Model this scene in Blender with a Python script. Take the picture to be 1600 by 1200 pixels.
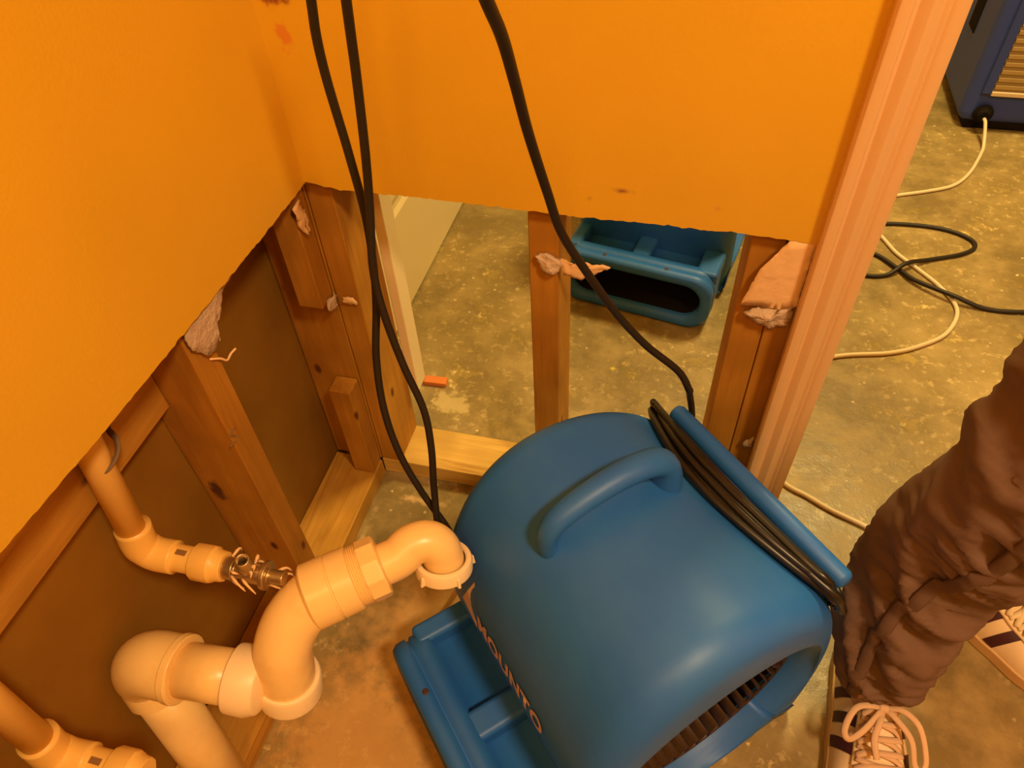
import bpy, bmesh, math, random
from mathutils import Vector, Matrix, noise
random.seed(7)
for o in list(bpy.data.objects): bpy.data.objects.remove(o)
S = bpy.context.scene
COL = S.collection
R = math.radians

# ------------------------------------------------------------------ camera
cam_d = bpy.data.cameras.new('camera'); cam = bpy.data.objects.new('camera', cam_d); COL.objects.link(cam)
M = ((0.9687687816904043, 0.24374363364787016, -0.04556411612467677),
     (0.14903913246812975, -0.7192178550609374, -0.6786110918299905),
     (-0.19817765922332783, 0.6506264043348358, -0.7330831449208781))
right = Vector(M[0]); up = -Vector(M[1]); back = -Vector(M[2])
mw = Matrix((right, up, back)).transposed().to_4x4(); mw.translation = (0, 0, 1.1)
cam.matrix_world = mw
cam_d.sensor_width = 36; cam_d.lens = 1145.68 / 1600 * 36; cam_d.clip_start = .02
S.camera = cam

# ------------------------------------------------------------------ world, lamps, exposure
S.view_settings.view_transform = 'Standard'; S.view_settings.look = 'None'
S.view_settings.gamma = 1; S.view_settings.use_curve_mapping = False
S.view_settings.exposure = 0.35
w = bpy.data.worlds.new('world'); S.world = w; w.use_nodes = True
w.node_tree.nodes['Background'].inputs[0].default_value = (1, .62, .3, 1)
w.node_tree.nodes['Background'].inputs[1].default_value = .02
def lamp(name, loc, size, power, col, rot=(0, 0, 0)):
    l = bpy.data.lights.new(name, 'AREA'); l.shape = 'DISK'; l.size = size; l.energy = power; l.color = col
    o = bpy.data.objects.new(name, l); COL.objects.link(o); o.location = loc; o.rotation_euler = rot; return o
lamp('bathroom_lamp_light', (.85, -.35, 2.36), .30, 34, (1, .68, .36))
lamp('left_wall_fill_light', (-.05, -.75, 2.0), .3, 5.5, (1, .56, .14), (R(35), 0, 0))  # orange fill added to brighten the left wall, no fixture here
lamp('hall_lamp_light', (.6, 2.0, 2.36), .5, 50, (1, .76, .29))

# ------------------------------------------------------------------ helpers
def link(name, me, mat=None, parent=None, smooth=False):
    o = bpy.data.objects.new(name, me); COL.objects.link(o)
    if mat:
        for m in (mat if isinstance(mat, (list, tuple)) else [mat]): me.materials.append(m)
    if parent: o.parent = parent
    if smooth:
        for p in me.polygons: p.use_smooth = True
    return o
def mesh(name, vs, fs, mat=None, parent=None, smooth=False, bevel=0, seg=2, mi=None, subd=0):
    me = bpy.data.meshes.new(name); me.from_pydata([tuple(v) for v in vs], [], fs)
    bm = bmesh.new(); bm.from_mesh(me); bmesh.ops.recalc_face_normals(bm, faces=bm.faces); bm.to_mesh(me); bm.free()
    o = link(name, me, mat, parent, smooth)
    if mi:
        for p in me.polygons: p.material_index = mi[p.index]
    if bevel:
        b = o.modifiers.new('b', 'BEVEL'); b.width = bevel; b.segments = seg; b.limit_method = 'ANGLE'; b.angle_limit = R(35)
        b.harden_normals = True
        for p in me.polygons: p.use_smooth = True
    if subd:
        b = o.modifiers.new('s', 'SUBSURF'); b.levels = subd; b.render_levels = subd
    return o
def tag(o, label=None, cat=None, group=None, kind=None):
    if label: o['label'] = label
    if cat: o['category'] = cat
    if group: o['group'] = group
    if kind: o['kind'] = kind
    return o
def empty(name, loc, label, cat, group=None, rz=0):
    o = bpy.data.objects.new(name, None); COL.objects.link(o); o.location = loc; o.rotation_euler = (0, 0, rz)
    o.empty_display_size = .05
    return tag(o, label, cat, group)
def boxvf(x0, x1, y0, y1, z0, z1):
    vs = [(x, y, z) for z in (z0, z1) for y in (y0, y1) for x in (x0, x1)]
    return vs, [(0, 2, 3, 1), (4, 5, 7, 6), (0, 1, 5, 4), (2, 6, 7, 3), (0, 4, 6, 2), (1, 3, 7, 5)]
def box(name, b, mat, parent=None, bevel=0, seg=2):
    vs, fs = boxvf(*b); return mesh(name, vs, fs, mat, parent, bevel=bevel, seg=seg)
def join(parts):
    V, F = [], []
    for vs, fs in parts:
        n = len(V); V += [tuple(v) for v in vs]; F += [tuple(i + n for i in f) for f in fs]
    return V, F
def smooth_path(P, n=8):
    P = [Vector(p) for p in P]; out = []
    Q = [2 * P[0] - P[1]] + P + [2 * P[-1] - P[-2]]
    for i in range(1, len(Q) - 2):
        a, b, c, d = Q[i - 1:i + 3]
        for k in range(n):
            t = k / n
            out.append(.5 * ((2 * b) + (c - a) * t + (2 * a - 5 * b + 4 * c - d) * t * t + (3 * b - a - 3 * c + d) * t ** 3))
    out.append(P[-1]); return out
def tubevf(P, r, seg=14, cap=True, closed=False, flat=1.0, up=None):
    P = [Vector(p) for p in P]; n = len(P)
    rs = r if isinstance(r, (list, tuple)) else [r] * n
    T = []
    for i in range(n):
        a = P[(i - 1) % n] if closed else P[max(i - 1, 0)]; b = P[(i + 1) % n] if closed else P[min(i + 1, n - 1)]
        t = b - a
        if t.length < 1e-9: t = T[-1] if T else Vector((0, 0, 1))
        T.append(t.normalized())
    # tangents for duplicate centre points (steps in radius) are taken over a wider span
    N = Vector(up) if up else (Vector((0, 0, 1)) if abs(T[0].z) < .9 else Vector((1, 0, 0)))
    V, F = [], []
    for i in range(n):
        N = (N - T[i] * N.dot(T[i])).normalized(); B = T[i].cross(N)
        for k in range(seg):
            a = 2 * math.pi * k / seg
            V.append(P[i] + rs[i] * (math.cos(a) * N * flat + math.sin(a) * B))
    m = n if closed else n - 1
    for i in range(m):
        for k in range(seg):
            j = (i + 1) % n; F.append((i * seg + k, i * seg + (k + 1) % seg, j * seg + (k + 1) % seg, j * seg + k))
    if cap and not closed:
        F.append(tuple(range(seg - 1, -1, -1))); F.append(tuple((n - 1) * seg + k for k in range(seg)))
    return V, F
def tube(name, P, r, mat, parent=None, seg=16, sm=0, cap=True, closed=False, flat=1.0, up=None, bevel=0):
    if sm: P = smooth_path(P, sm)
    V, F = tubevf(P, r, seg, cap, closed, flat, up)
    return mesh(name, V, F, mat, parent, smooth=True, bevel=bevel)
def lathevf(p0, axis, prof, seg=32, caps=True):
    """prof: list of (distance along axis, radius)"""
    a = Vector(axis).normalized(); n = a.orthogonal().normalized(); b = a.cross(n); p0 = Vector(p0)
    V, F = [], []
    for d, r in prof:
        for k in range(seg):
            t = 2 * math.pi * k / seg; V.append(p0 + a * d + r * (math.cos(t) * n + math.sin(t) * b))
    for i in range(len(prof) - 1):
        for k in range(seg):
            F.append((i * seg + k, i * seg + (k + 1) % seg, (i + 1) * seg + (k + 1) % seg, (i + 1) * seg + k))
    if caps:
        F.append(tuple(range(seg - 1, -1, -1))); F.append(tuple((len(prof) - 1) * seg + k for k in range(seg)))
    return V, F
def lathe(name, p0, axis, prof, mat, parent=None, seg=32, caps=True, bevel=.0015):
    V, F = lathevf(p0, axis, prof, seg, caps); return mesh(name, V, F, mat, parent, bevel=bevel)

# ------------------------------------------------------------------ materials
def mat(name, col=(.5, .5, .5), rough=.6, metal=0, spec=.5):
    m = bpy.data.materials.new(name); m.use_nodes = True; nt = m.node_tree; b = nt.nodes['Principled BSDF']
    b.inputs['Base Color'].default_value = (*col, 1); b.inputs['Roughness'].default_value = rough
    b.inputs['Metallic'].default_value = metal; b.inputs['Specular IOR Level'].default_value = spec
    return m
def N(m, t, **kw):
    n = m.node_tree.nodes.new(t)
    for k, v in kw.items(): setattr(n, k, v)
    return n
def L(m, a, b): m.node_tree.links.new(a, b)
def coords(m, scale=(1, 1, 1), rot=(0, 0, 0)):
    tc = N(m, 'ShaderNodeTexCoord'); mp = N(m, 'ShaderNodeMapping'); L(m, tc.outputs['Object'], mp.inputs[0])
    mp.inputs['Scale'].default_value = scale; mp.inputs['Rotation'].default_value = rot; return mp.outputs[0]
def noi(m, co, scale, detail=4, rough=.5, dist=0):
    n = N(m, 'ShaderNodeTexNoise'); L(m, co, n.inputs[0]); n.inputs['Scale'].default_value = scale
    n.inputs['Detail'].default_value = detail; n.inputs['Roughness'].default_value = rough; n.inputs['Distortion'].default_value = dist
    return n.outputs[0]
def ramp(m, f, stops):
    r = N(m, 'ShaderNodeValToRGB'); e = r.color_ramp.elements
    while len(e) < len(stops): e.new(.5)
    for i, (p, c) in enumerate(stops):
        e[i].position = p; e[i].color = (*c, 1) if len(c) == 3 else c
    L(m, f, r.inputs[0]); return r.outputs[0]
def mix(m, f, a, b):
    x = N(m, 'ShaderNodeMix', data_type='RGBA')
    if isinstance(f, (int, float)): x.inputs[0].default_value = f
    else: L(m, f, x.inputs[0])
    for i, v in ((6, a), (7, b)):
        if isinstance(v, tuple): x.inputs[i].default_value = (*v, 1)
        else: L(m, v, x.inputs[i])
    return x.outputs[2]
def math_(m, op, a, b=None, c=None):
    x = N(m, 'ShaderNodeMath', operation=op)
    for i, v in enumerate((a, b, c)):
        if v is None: continue
        if isinstance(v, (int, float)): x.inputs[i].default_value = v
        else: L(m, v, x.inputs[i])
    return x.outputs[0]
def bump(m, h, strength=.2, dist=.002):
    b = N(m, 'ShaderNodeBump'); b.inputs['Strength'].default_value = strength; b.inputs['Distance'].default_value = dist
    L(m, h, b.inputs['Height']); L(m, b.outputs[0], m.node_tree.nodes['Principled BSDF'].inputs['Normal'])
def setc(m, c): L(m, c, m.node_tree.nodes['Principled BSDF'].inputs['Base Color'])
def setr(m, c): L(m, c, m.node_tree.nodes['Principled BSDF'].inputs['Roughness'])
BW = lambda a, b: [(a, (0, 0, 0)), (b, (1, 1, 1))]

def blotch(m, co, centre, r, ns=60, amp=.02, sc=(1, 1, 1), soft=.002):
    s = N(m, 'ShaderNodeVectorMath', operation='SUBTRACT'); L(m, co, s.inputs[0]); s.inputs[1].default_value = centre
    mu = N(m, 'ShaderNodeVectorMath', operation='MULTIPLY'); L(m, s.outputs[0], mu.inputs[0]); mu.inputs[1].default_value = sc
    l = N(m, 'ShaderNodeVectorMath', operation='LENGTH'); L(m, mu.outputs[0], l.inputs[0])
    n = noi(m, co, ns, 5, .6)
    d = math_(m, 'MULTIPLY_ADD', n, amp, l.outputs['Value'])
    return ramp(m, d, [(r + amp * .5 - soft, (1, 1, 1)), (r + amp * .5 + soft, (0, 0, 0))])
def paint_mat(name, col, spots=()):
    m = mat(name, col, .48, 0, .5); co = coords(m)
    c = mix(m, ramp(m, noi(m, co, 5, 3), BW(.3, .7)), tuple(x * .93 for x in col), col)
    for cen, r, amp, sc, cc in spots: c = mix(m, blotch(m, co, cen, r, 70, amp, sc), c, cc)
    setc(m, c)
    h = math_(m, 'ADD', noi(m, co, 260, 3), math_(m, 'MULTIPLY', noi(m, co, 14, 2), 2.0))
    bump(m, h, .16, .0015); return m
YEL = (.79, .45, .022)
M_wall = paint_mat('yellow_paint', YEL, [
    ((-.437, .702, .795), .010, .03, (1.3, 1, .8), (.72, .26, .03)), ((-.437, .702, .835), .008, .02, (.6, 1, 1), (.30, .08, .02)),
    ((-.072, .702, .650), .003, .016, (.45, 1, 1.6), (.33, .13, .04)), ((-.109, .702, .637), .000, .008, (1, 1, 1), (.4, .15, .04)),
    ((.03, .702, .64), .0, .006, (1, 1, 1), (.5, .2, .06))])
M_gyp = mat('torn_gypsum', (.70, .52, .36), .95, 0, .1); bump(M_gyp, noi(M_gyp, coords(M_gyp), 180, 5, .7), .9, .004)
M_paper = mat('torn_wall_paper', (.86, .56, .28), .85, 0, .15); bump(M_paper, noi(M_paper, coords(M_paper), 90, 4, .6), .4, .002)
M_back = mat('drywall_backing', (.30, .14, .03), .9, 0, .1)
setc(M_back, ramp(M_back, noi(M_back, coords(M_back), 6, 4), [(.3, (.22, .10, .010)), (.7, (.32, .155, .018))]))
def wood_mat(name, a, b, axis=2, dark=(.25, .09, .02), sc=1.0, knot=None):
    m = mat(name, a, .65, 0, .25)
    s = [38 * sc] * 3; s[axis] = 2.2 * sc
    co = coords(m, tuple(s)); g = noi(m, co, 1.6, 6, .6, 1.2)
    c = ramp(m, g, [(.32, dark), (.42, a), (.62, b), (.8, a)])
    big = noi(m, coords(m), 9, 2)
    c2 = mix(m, ramp(m, big, BW(.35, .7)), c, tuple(x * .78 for x in a))
    k = N(m, 'ShaderNodeTexVoronoi'); ks = [13, 13, 13]; ks[axis] = 7
    L(m, coords(m, tuple(ks)), k.inputs[0]); k.inputs['Scale'].default_value = 1
    c3 = mix(m, ramp(m, k.outputs['Distance'], [(.05, (1, 1, 1)), (.10, (0, 0, 0))]), c2, (.13, .04, .012))
    if knot: c3 = mix(m, blotch(m, coords(m), knot, .009, 55, .022, (1, 1, .45)), c3, (.10, .04, .015))
    setc(m, c3); bump(m, g, .25, .001); return m
M_stud = wood_mat('stud_wood', (.46, .20, .020), (.55, .255, .03), 2, (.35, .135, .014))
M_studknot = wood_mat('knotty_stud_wood', (.46, .20, .020), (.55, .255, .03), 2, (.35, .135, .014), 1, (-.023, -.019, .2835))
M_plateX = wood_mat('plate_wood_x', (.66, .40, .09), (.80, .52, .13), 0, (.50, .25, .05))
M_plateY = wood_mat('plate_wood_y', (.50, .24, .03), (.60, .30, .045), 1, (.40, .17, .02))
M_studpale = wood_mat('pale_stud_wood', (.60, .38, .10), (.72, .46, .14), 2, (.48, .28, .07))
M_trim = mat('trim_paint', (.80, .50, .23), .42, 0, .5)
bump(M_trim, noi(M_trim, coords(M_trim, (1, 1, .3)), 40, 3), .1, .002)
M_white = mat('white_door_paint', (.90, .72, .40), .45, 0, .4)
M_pvc = mat('cream_pvc', (.92, .62, .24), .33, 0, .5)
_c = coords(M_pvc)
setc(M_pvc, mix(M_pvc, ramp(M_pvc, noi(M_pvc, _c, 16, 4, .6), BW(.52, .75)), (.93, .64, .25), (.85, .53, .17)))
M_pvc2 = mat('white_pvc', (.93, .72, .42), .4, 0, .5)
M_cpvc = mat('tan_cpvc', (.86, .52, .13), .4, 0, .45)
M_cpvcink = mat('printed_ink', (.25, .12, .04), .6)
M_prime = mat('dark_primer_smear', (.22, .14, .07), .8)
M_metal = mat('dull_brass', (.50, .38, .2), .35, .9); bump(M_metal, noi(M_metal, coords(M_metal), 150, 3), .4, .001)
M_dark = mat('dark_hollow', (.012, .009, .007), .9, 0, .1)
M_blue = mat('blue_poly', (.018, .13, .48), .47, 0, .5)
_c = coords(M_blue)
setc(M_blue, mix(M_blue, ramp(M_blue, noi(M_blue, _c, 9, 4, .6), BW(.4, .7)), (.017, .125, .49), (.026, .15, .48)))
bump(M_blue, noi(M_blue, _c, 420, 2), .07, .0006)
M_blue2 = mat('dull_blue_poly', (.035, .065, .34), .5, 0, .4)
M_cord = mat('black_rubber', (.012, .010, .008), .32, 0, .5)
M_cordm = mat('black_rubber_matte', (.018, .012, .007), .5, 0, .4)
M_wcord = mat('white_cord', (.72, .58, .38), .5)
M_letter = mat('letter_decal', (.62, .44, .30), .5)
M_pants = mat('brown_trouser_cloth', (.150, .088, .062), .75, 0, .3)
bump(M_pants, noi(M_pants, coords(M_pants), 900, 2), .15, .0008)
M_seam = mat('trouser_seam', (.125, .073, .050), .8, 0, .2)
M_skin = mat('skin', (.6, .33, .2), .5)
M_shoe = mat('cream_leather', (.82, .62, .38), .5, 0, .4); bump(M_shoe, noi(M_shoe, coords(M_shoe), 60, 4), .12, .002)
M_sole = mat('gum_sole', (.62, .40, .18), .6)
M_stripe = mat('maroon_stripe', (.05, .008, .012), .6)
M_lace = mat('lace_cloth', (.66, .44, .28), .85, 0, .1)
M_lace2 = mat('pale_lace_cloth', (.80, .64, .38), .85, 0, .1)
M_grille = mat('tan_filter', (.42, .30, .12), .7)
M_chip = mat('orange_wood_chip', (.75, .22, .04), .7)

# concrete floor
M_floor = mat('stained_concrete', (.3, .24, .12), .38, 0, .5)
co = coords(M_floor)
n1 = noi(M_floor, co, 2.6, 6, .62, .4); n2 = noi(M_floor, co, 11, 6, .65); n3 = noi(M_floor, co, 46, 5, .7); n4 = noi(M_floor, co, 120, 3, .6)
c = ramp(M_floor, n1, [(.3, (.15, .105, .036)), (.46, (.25, .175, .055)), (.58, (.37, .26, .08)), (.75, (.60, .43, .14))])
c = mix(M_floor, math_(M_floor, 'MULTIPLY', ramp(M_floor, n2, BW(.45, .66)), .55), c, (.72, .50, .17))
sp = math_(M_floor, 'MULTIPLY', ramp(M_floor, n3, BW(.55, .63)), ramp(M_floor, n1, BW(.42, .58)))
c = mix(M_floor, math_(M_floor, 'MULTIPLY', sp, .8), c, (.92, .68, .30))
v = N(M_floor, 'ShaderNodeTexVoronoi'); L(M_floor, co, v.inputs[0]); v.inputs['Scale'].default_value = 30; v.inputs['Randomness'].default_value = 1
vv = ramp(M_floor, math_(M_floor, 'MULTIPLY_ADD', n4, .16, v.outputs['Distance']), [(.16, (1, 1, 1)), (.19, (0, 0, 0))])
c = mix(M_floor, math_(M_floor, 'MULTIPLY', vv, ramp(M_floor, noi(M_floor, co, 5, 2), BW(.46, .52))), c, (.88, .70, .38))
c = mix(M_floor, math_(M_floor, 'MULTIPLY', ramp(M_floor, n2, BW(.40, .26)), .5), c, (.20, .14, .06))
# cement smear along the partition, yellow paint drops, dusty patches tinted with wall bounce
for cen, r, amp, scv, cc in [((-.05, .86, 0), .05, .22, (.28, 1.5, 1), (.62, .44, .17)), ((-.40, .90, 0), .03, .14, (1, 1, 1), (.60, .46, .20)),
                             ((-.004, .972, 0), .004, .03, (1, 1, 1), (.9, .72, .06)), ((-.104, 1.06, 0), .001, .022, (1, 1, 1), (.9, .72, .06)),
                             ((-.385, .665, 0), .012, .09, (.5, 1.6, 1), (.66, .44, .2)), ((-.462, .56, 0), .004, .03, (1, .12, 1), (.78, .52, .24)),
                             ((-.36, 1.27, 0), .004, .022, (1, 1, 1), (.85, .7, .4)), ((-.32, 1.28, 0), .002, .022, (1, 1, 1), (.85, .7, .4)),
                             ((-.27, .44, 0), .12, .25, (1, 1, 1), (.80, .46, .15)), ((-.33, .25, 0), .12, .25, (1, 1, 1), (.78, .42, .12))]:  # dust by the pipes, orange bounce from the wall painted in
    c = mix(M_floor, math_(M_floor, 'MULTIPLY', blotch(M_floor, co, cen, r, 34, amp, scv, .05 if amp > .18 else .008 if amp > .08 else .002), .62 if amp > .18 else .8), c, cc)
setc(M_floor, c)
setr(M_floor, ramp(M_floor, n2, [(.3, (.28,) * 3), (.7, (.55,) * 3)]))
bump(M_floor, math_(M_floor, 'ADD', n3, math_(M_floor, 'MULTIPLY', n2, 2)), .35, .002)

# ------------------------------------------------------------------ structure
XL, YB = -.462, .702          # painted faces of the left wall and of the partition
FX, FY = -.475, .715          # framing faces
def st(o): o['kind'] = 'structure'; return o
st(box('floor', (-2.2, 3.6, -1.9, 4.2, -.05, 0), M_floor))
M_ceil = mat('ceiling_paint', (.8, .7, .5), .8)
st(box('ceiling', (-2.2, 3.6, -1.9, 4.2, 2.4, 2.45), M_ceil))
def slab(name, axis, near, far, pts_bottom, top, m, kind=True):
    """drywall sheet with a ragged bottom edge. pts_bottom: list of (coordinate along wall, z); near/far = painted/back face"""
    n = len(pts_bottom); V = []
    for d in (near, far):
        for a, z in pts_bottom: V.append((d, a, z) if axis == 'x' else (a, d, z))
        for a, z in pts_bottom: V.append((d, a, top) if axis == 'x' else (a, d, top))
    F, MI = [], []
    for i in range(n - 1):
        F.append((i, i + 1, n + i + 1, n + i)); MI.append(0)
        F.append((2 * n + i, 3 * n + i, 3 * n + i + 1, 2 * n + i + 1)); MI.append(2)
        F.append((i, 2 * n + i, 2 * n + i + 1, i + 1)); MI.append(1)
        F.append((n + i, n + i + 1, 3 * n + i + 1, 3 * n + i)); MI.append(1)
    F.append((0, n, 3 * n, 2 * n)); MI.append(1); F.append((n - 1, 3 * n - 1, 4 * n - 1, 2 * n - 1)); MI.append(1)
    o = mesh(name, V, F, m, mi=MI)
    if kind: st(o)
    return o
def ragged(pts, step=.004, amp=.0012, seed=1):
    out = []; random.seed(seed)
    for (a, z), (b, y) in zip(pts, pts[1:]):
        k = max(1, int(abs(b - a) / step))
        for i in range(k):
            t = i / k; aa = a + (b - a) * t
            out.append((aa, z + (y - z) * t + amp * (noise.noise((aa * 90, seed, 0)) * 1.4 + random.uniform(-.5, .5))))
    out.append(pts[-1]); return out
lb = ragged([(-1.9, .628), (.10, .629), (.173, .628), (.30, .622), (.373, .621), (.47, .620), (.60, .618), (.7147, .618)], .005, .0011, 3)
slab('wall_left', 'x', XL, FX, lb, 2.4, [M_wall, M_gyp, M_back])
bb = ragged([(XL, .620), (-.42, .614), (-.30, .6145), (-.12, .611), (-.02, .6125), (.0, .611), (.06, .612), (.155, .607)], .004, .0013, 5)
slab('wall_back', 'y', YB, FY, bb, 2.4, [M_wall, M_gyp, M_back])
st(box('wall_back_far_side', (-.6, .15, .804, .8167, .64, 2.4), M_wall)).name = 'wall_hall'
st(box('wall_left_far_side', (-.578, -.564, -1.9, .80, 0, 2.4), M_back)).name = 'wall_closet'
st(box('wall_right', (1.9, 1.95, -1.9, .80, 0, 2.4), M_wall))
st(box('wall_front', (-.6, 1.95, -1.95, -1.9, 0, 2.4), M_wall))
st(box('wall_doorway_side', (1.03, 1.95, .702, .817, 0, 2.4), M_wall)).name = 'wall_back_right'
st(box('wall_doorway_head', (.15, 1.03, .702, .817, 2.05, 2.4), M_wall)).name = 'wall_header'
M_hall = mat('hall_paint', (.62, .48, .24), .7)
st(box('wall_hall_left', (-.75, -.70, .80, 3.6, 0, 2.4), M_hall))
st(box('wall_hall_back', (-.75, 3.0, 3.6, 3.65, 0, 2.4), M_hall))
st(box('wall_hall_right', (3.0, 3.05, .8, 3.65, 0, 2.4), M_hall))
# lamps (out of frame, where the light comes from)
for nm, x, y, z, r, lab in (('ceiling_lamp', .85, -.35, 2.4, .14, 'round bathroom ceiling lamp'), ('ceiling_lamp', .6, 2.0, 2.4, .26, 'round hall ceiling lamp')):
    t = empty(nm, (x, y, 2.4), lab + ' fixed above the floor', 'lamp')
    lathe('lamp_base', (0, 0, -.001), (0, 0, -1), [(0, r + .015), (.02, r + .015), (.02, r)], M_white, t)

# door casing: colonial profile swept upwards, at x .139..196
prof = [(0, 0), (0, .012), (.003, .0155), (.010, .0165), (.0135, .0150), (.0150, .0105), (.018, .0095), (.023, .0125), (.028, .0140), (.033, .0120),
        (.037, .0098), (.041, .0108), (.0425, .0085), (.0445, .0095), (.047, .0100), (.054, .0095), (.0575, .0075), (.0575, 0)]
V, F = [], []
for z in (0.0, 2.1):
    for a, d in prof: V.append((.139 + a, YB - d, z))
n = len(prof)
for i in range(n): F.append((i, (i + 1) % n, n + (i + 1) % n, n + i))
F += [tuple(range(n)), tuple(range(2 * n - 1, n - 1, -1))]
tr = st(mesh('trim_1', V, F, M_trim, bevel=.0008)); tr['label'] = 'painted moulded door casing'
st(box('trim_2', (.155, .1915, .703, .83, 0, 2.08), M_trim)).name = 'door_jamb'
bpy.data.objects['door_jamb'].name = 'trim_2'
# strip of white casing on the hall side of the corner stud
st(box('trim_3', (-.4365, -.420, .8045, .842, .135, 2.1), M_white, bevel=.002))

BLKZ = .490
# ------------------------------------------------------------------ framing lumber
def lumber(b, m, label, cat='stud', name='wall_stud', group=None, bev=.002):
    x0, x1, y0, y1, z0, z1 = b
    cx, cy = (x0 + x1) / 2, (y0 + y1) / 2
    o = box(name, (x0 - cx, x1 - cx, y0 - cy, y1 - cy, 0, z1 - z0), m, bevel=bev); o.location = (cx, cy, z0)
    return tag(o, label, cat, group)
lumber((FX + .0, .154, FY + .001, .803, 0, .038), M_plateX, 'bare wooden bottom plate lying on the floor under the partition studs', 'bottom plate', 'bottom_plate')
lumber((-.563, FX + .002, -1.2, FY - .002, 0, .038), M_plateY, 'bare wooden bottom plate on the floor along the left wall', 'bottom plate', 'bottom_plate')
lumber((-.185, -.147, FY + .001, .803, .0385, 2.38), M_stud, 'orange wooden stud standing alone in the middle of the open partition', 'stud')
lumber((-.4735, -.437, FY + .001, .803, .0385, 2.38), M_stud, 'wooden stud right beside the white door', 'stud')
lumber((.073, .111, FY + .001, .803, .0385, 2.38), M_stud, 'wooden stud with yellowish side, next left of the door casing trimmer', 'stud')
lumber((.1118, .1495, FY + .001, .803, .0385, 2.05), M_stud, 'darker wooden trimmer stud right behind the edge of the door casing', 'stud')
kn = lumber((-.563, FX - .001, .430, .468, .0385, 2.38), M_studknot, 'wooden stud with dark knot in the left wall cavity', 'stud')
def rel(pts, o): return [Vector(p) - o.location for p in pts]
tube('pencil_mark', rel([(-.4755, .441, .452), (-.4755, .433, .455), (-.4755, .431, .449), (-.4755, .437, .444), (-.4755, .434, .439), (-.4755, .423, .440)], kn), .0009, M_prime, kn, seg=6, sm=4)
lumber((-.563, -.4745, FY + .001, .803, .0385, 2.38), M_stud, 'dark wooden stud in the very corner, behind the gap between the two short blocks', 'stud')
lumber((-.513, FX - .001, .680, .7135, .428, .72), M_stud, 'short wooden block hanging in the corner above the lower block', 'wood block', 'wood_block')
lumber((-.513, FX - .001, .680, .7135, .0385, .252), M_stud, 'short split wooden block standing on the plate in the corner', 'wood block', 'wood_block')
lumber((-.563, -.537, -.9, .429, BLKZ, BLKZ + .089), M_plateY, 'horizontal wooden blocking board running behind the cut edge of the left wall', 'blocking', 'wall_blocking')
lumber((-.563, FX - .001, -.04, -.002, .0385, 2.38), M_stud, 'wooden stud of the left wall nearest the camera', 'stud')

# ------------------------------------------------------------------ torn drywall remains
def rag(name, pts, axis, d, th, m, label, parent=None, amp=.003, curl=0, seed=0):
    """irregular torn piece: outline pts (a,z) subdivided, puffed and curled"""
    random.seed(seed); out = []
    n = len(pts)
    for i in range(n):
        a = Vector(pts[i]); b = Vector(pts[(i + 1) % n]); k = max(2, int((b - a).length / .004))
        for j in range(k): 
            p = a.lerp(b, j / k); out.append(p + Vector((random.uniform(-1, 1), random.uniform(-1, 1))) * amp * .35)
    c = sum(out, Vector((0, 0))) / len(out); V = []; F = []; n = len(out); rings = 4
    for side in (0, 1):
        for r in range(rings):
            s = 1 - r / rings
            for p in out:
                q = c + (p - c) * s
                dd = noise.noise((q.x * 70, q.y * 70, seed + side * 3)) * amp + curl * ((q - c).length ** 2) * 40
                dist = d - th * (.5 + .5 * (1 - s)) * (1 if side == 0 else 0) + dd
                V.append((dist, q.x, q.y) if axis == 'x' else (q.x, dist, q.y))
        V.append(((d - th * (1 - side), c.x, c.y) if axis == 'x' else (c.x, d - th * (1 - side), c.y)))
    m1 = rings * n + 1
    for side in (0, 1):
        o = side * m1
        for r in range(rings - 1):
            for i in range(n): F.append((o + r * n + i, o + r * n + (i + 1) % n, o + (r + 1) * n + (i + 1) % n, o + (r + 1) * n + i))
        for i in range(n): F.append((o + (rings - 1) * n + i, o + (rings - 1) * n + (i + 1) % n, o + rings * n))
    for i in range(n): F.append((i, m1 + i, m1 + (i + 1) % n, (i + 1) % n))
    o = mesh(name, V, F, m, parent, smooth=True)
    if label: tag(o, label, 'drywall scrap')
    return o
rag('torn_drywall', [(.556, .628), (.505, .628), (.440, .628), (.428, .606), (.432, .590), (.445, .570), (.462, .562), (.474, .566), (.480, .585), (.505, .606), (.535, .618)], 'x', -.470, -.003, M_gyp,
    'crumbling grey patch of torn drywall hanging below the left wall edge', amp=.004, seed=2)
tube('bent_nail', [(-.474, .452, .556), (-.470, .462, .548), (-.468, .468, .540), (-.469, .478, .540), (-.467, .486, .541)], .0013, M_paper, sm=4)
tag(bpy.data.objects['bent_nail'], 'thin bent bit of wire and paper on the left stud, below the grey torn patch', 'scrap')
t = empty('torn_paper_corner', (.11, .70, .5), 'folded triangle of torn wall paper with gypsum chunk beside the door casing', 'drywall scrap')
t.name = 'torn_wall_paper'
o = rag('paper_flap', [(.030, .113), (.002, .109), (-.022, .065), (-.034, .010), (-.012, .012), (.010, .010), (.029, .018), (.029, .07)], 'y', .004, .0014, M_paper, None, t, amp=.0015, seed=4)
o = rag('gypsum_chunk', [(.027, .014), (-.02, .006), (-.025, -.004), (-.010, -.018), (.008, -.022), (.024, -.012)], 'y', .012, .014, M_gyp, None, t, amp=.007, seed=5); o['label'] = 'crumbled pale gypsum chunk'
t = empty('torn_wall_paper', (-.13, .705, .53), 'torn strip of pale paper and gypsum stuck across the middle stud', 'drywall scrap')
o = rag('gypsum_chunk', [(-.046, .012), (-.030, .016), (-.012, .008), (-.018, -.010), (-.036, -.010)], 'y', .008, .010, M_gyp, None, t, amp=.006, seed=6)
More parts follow.
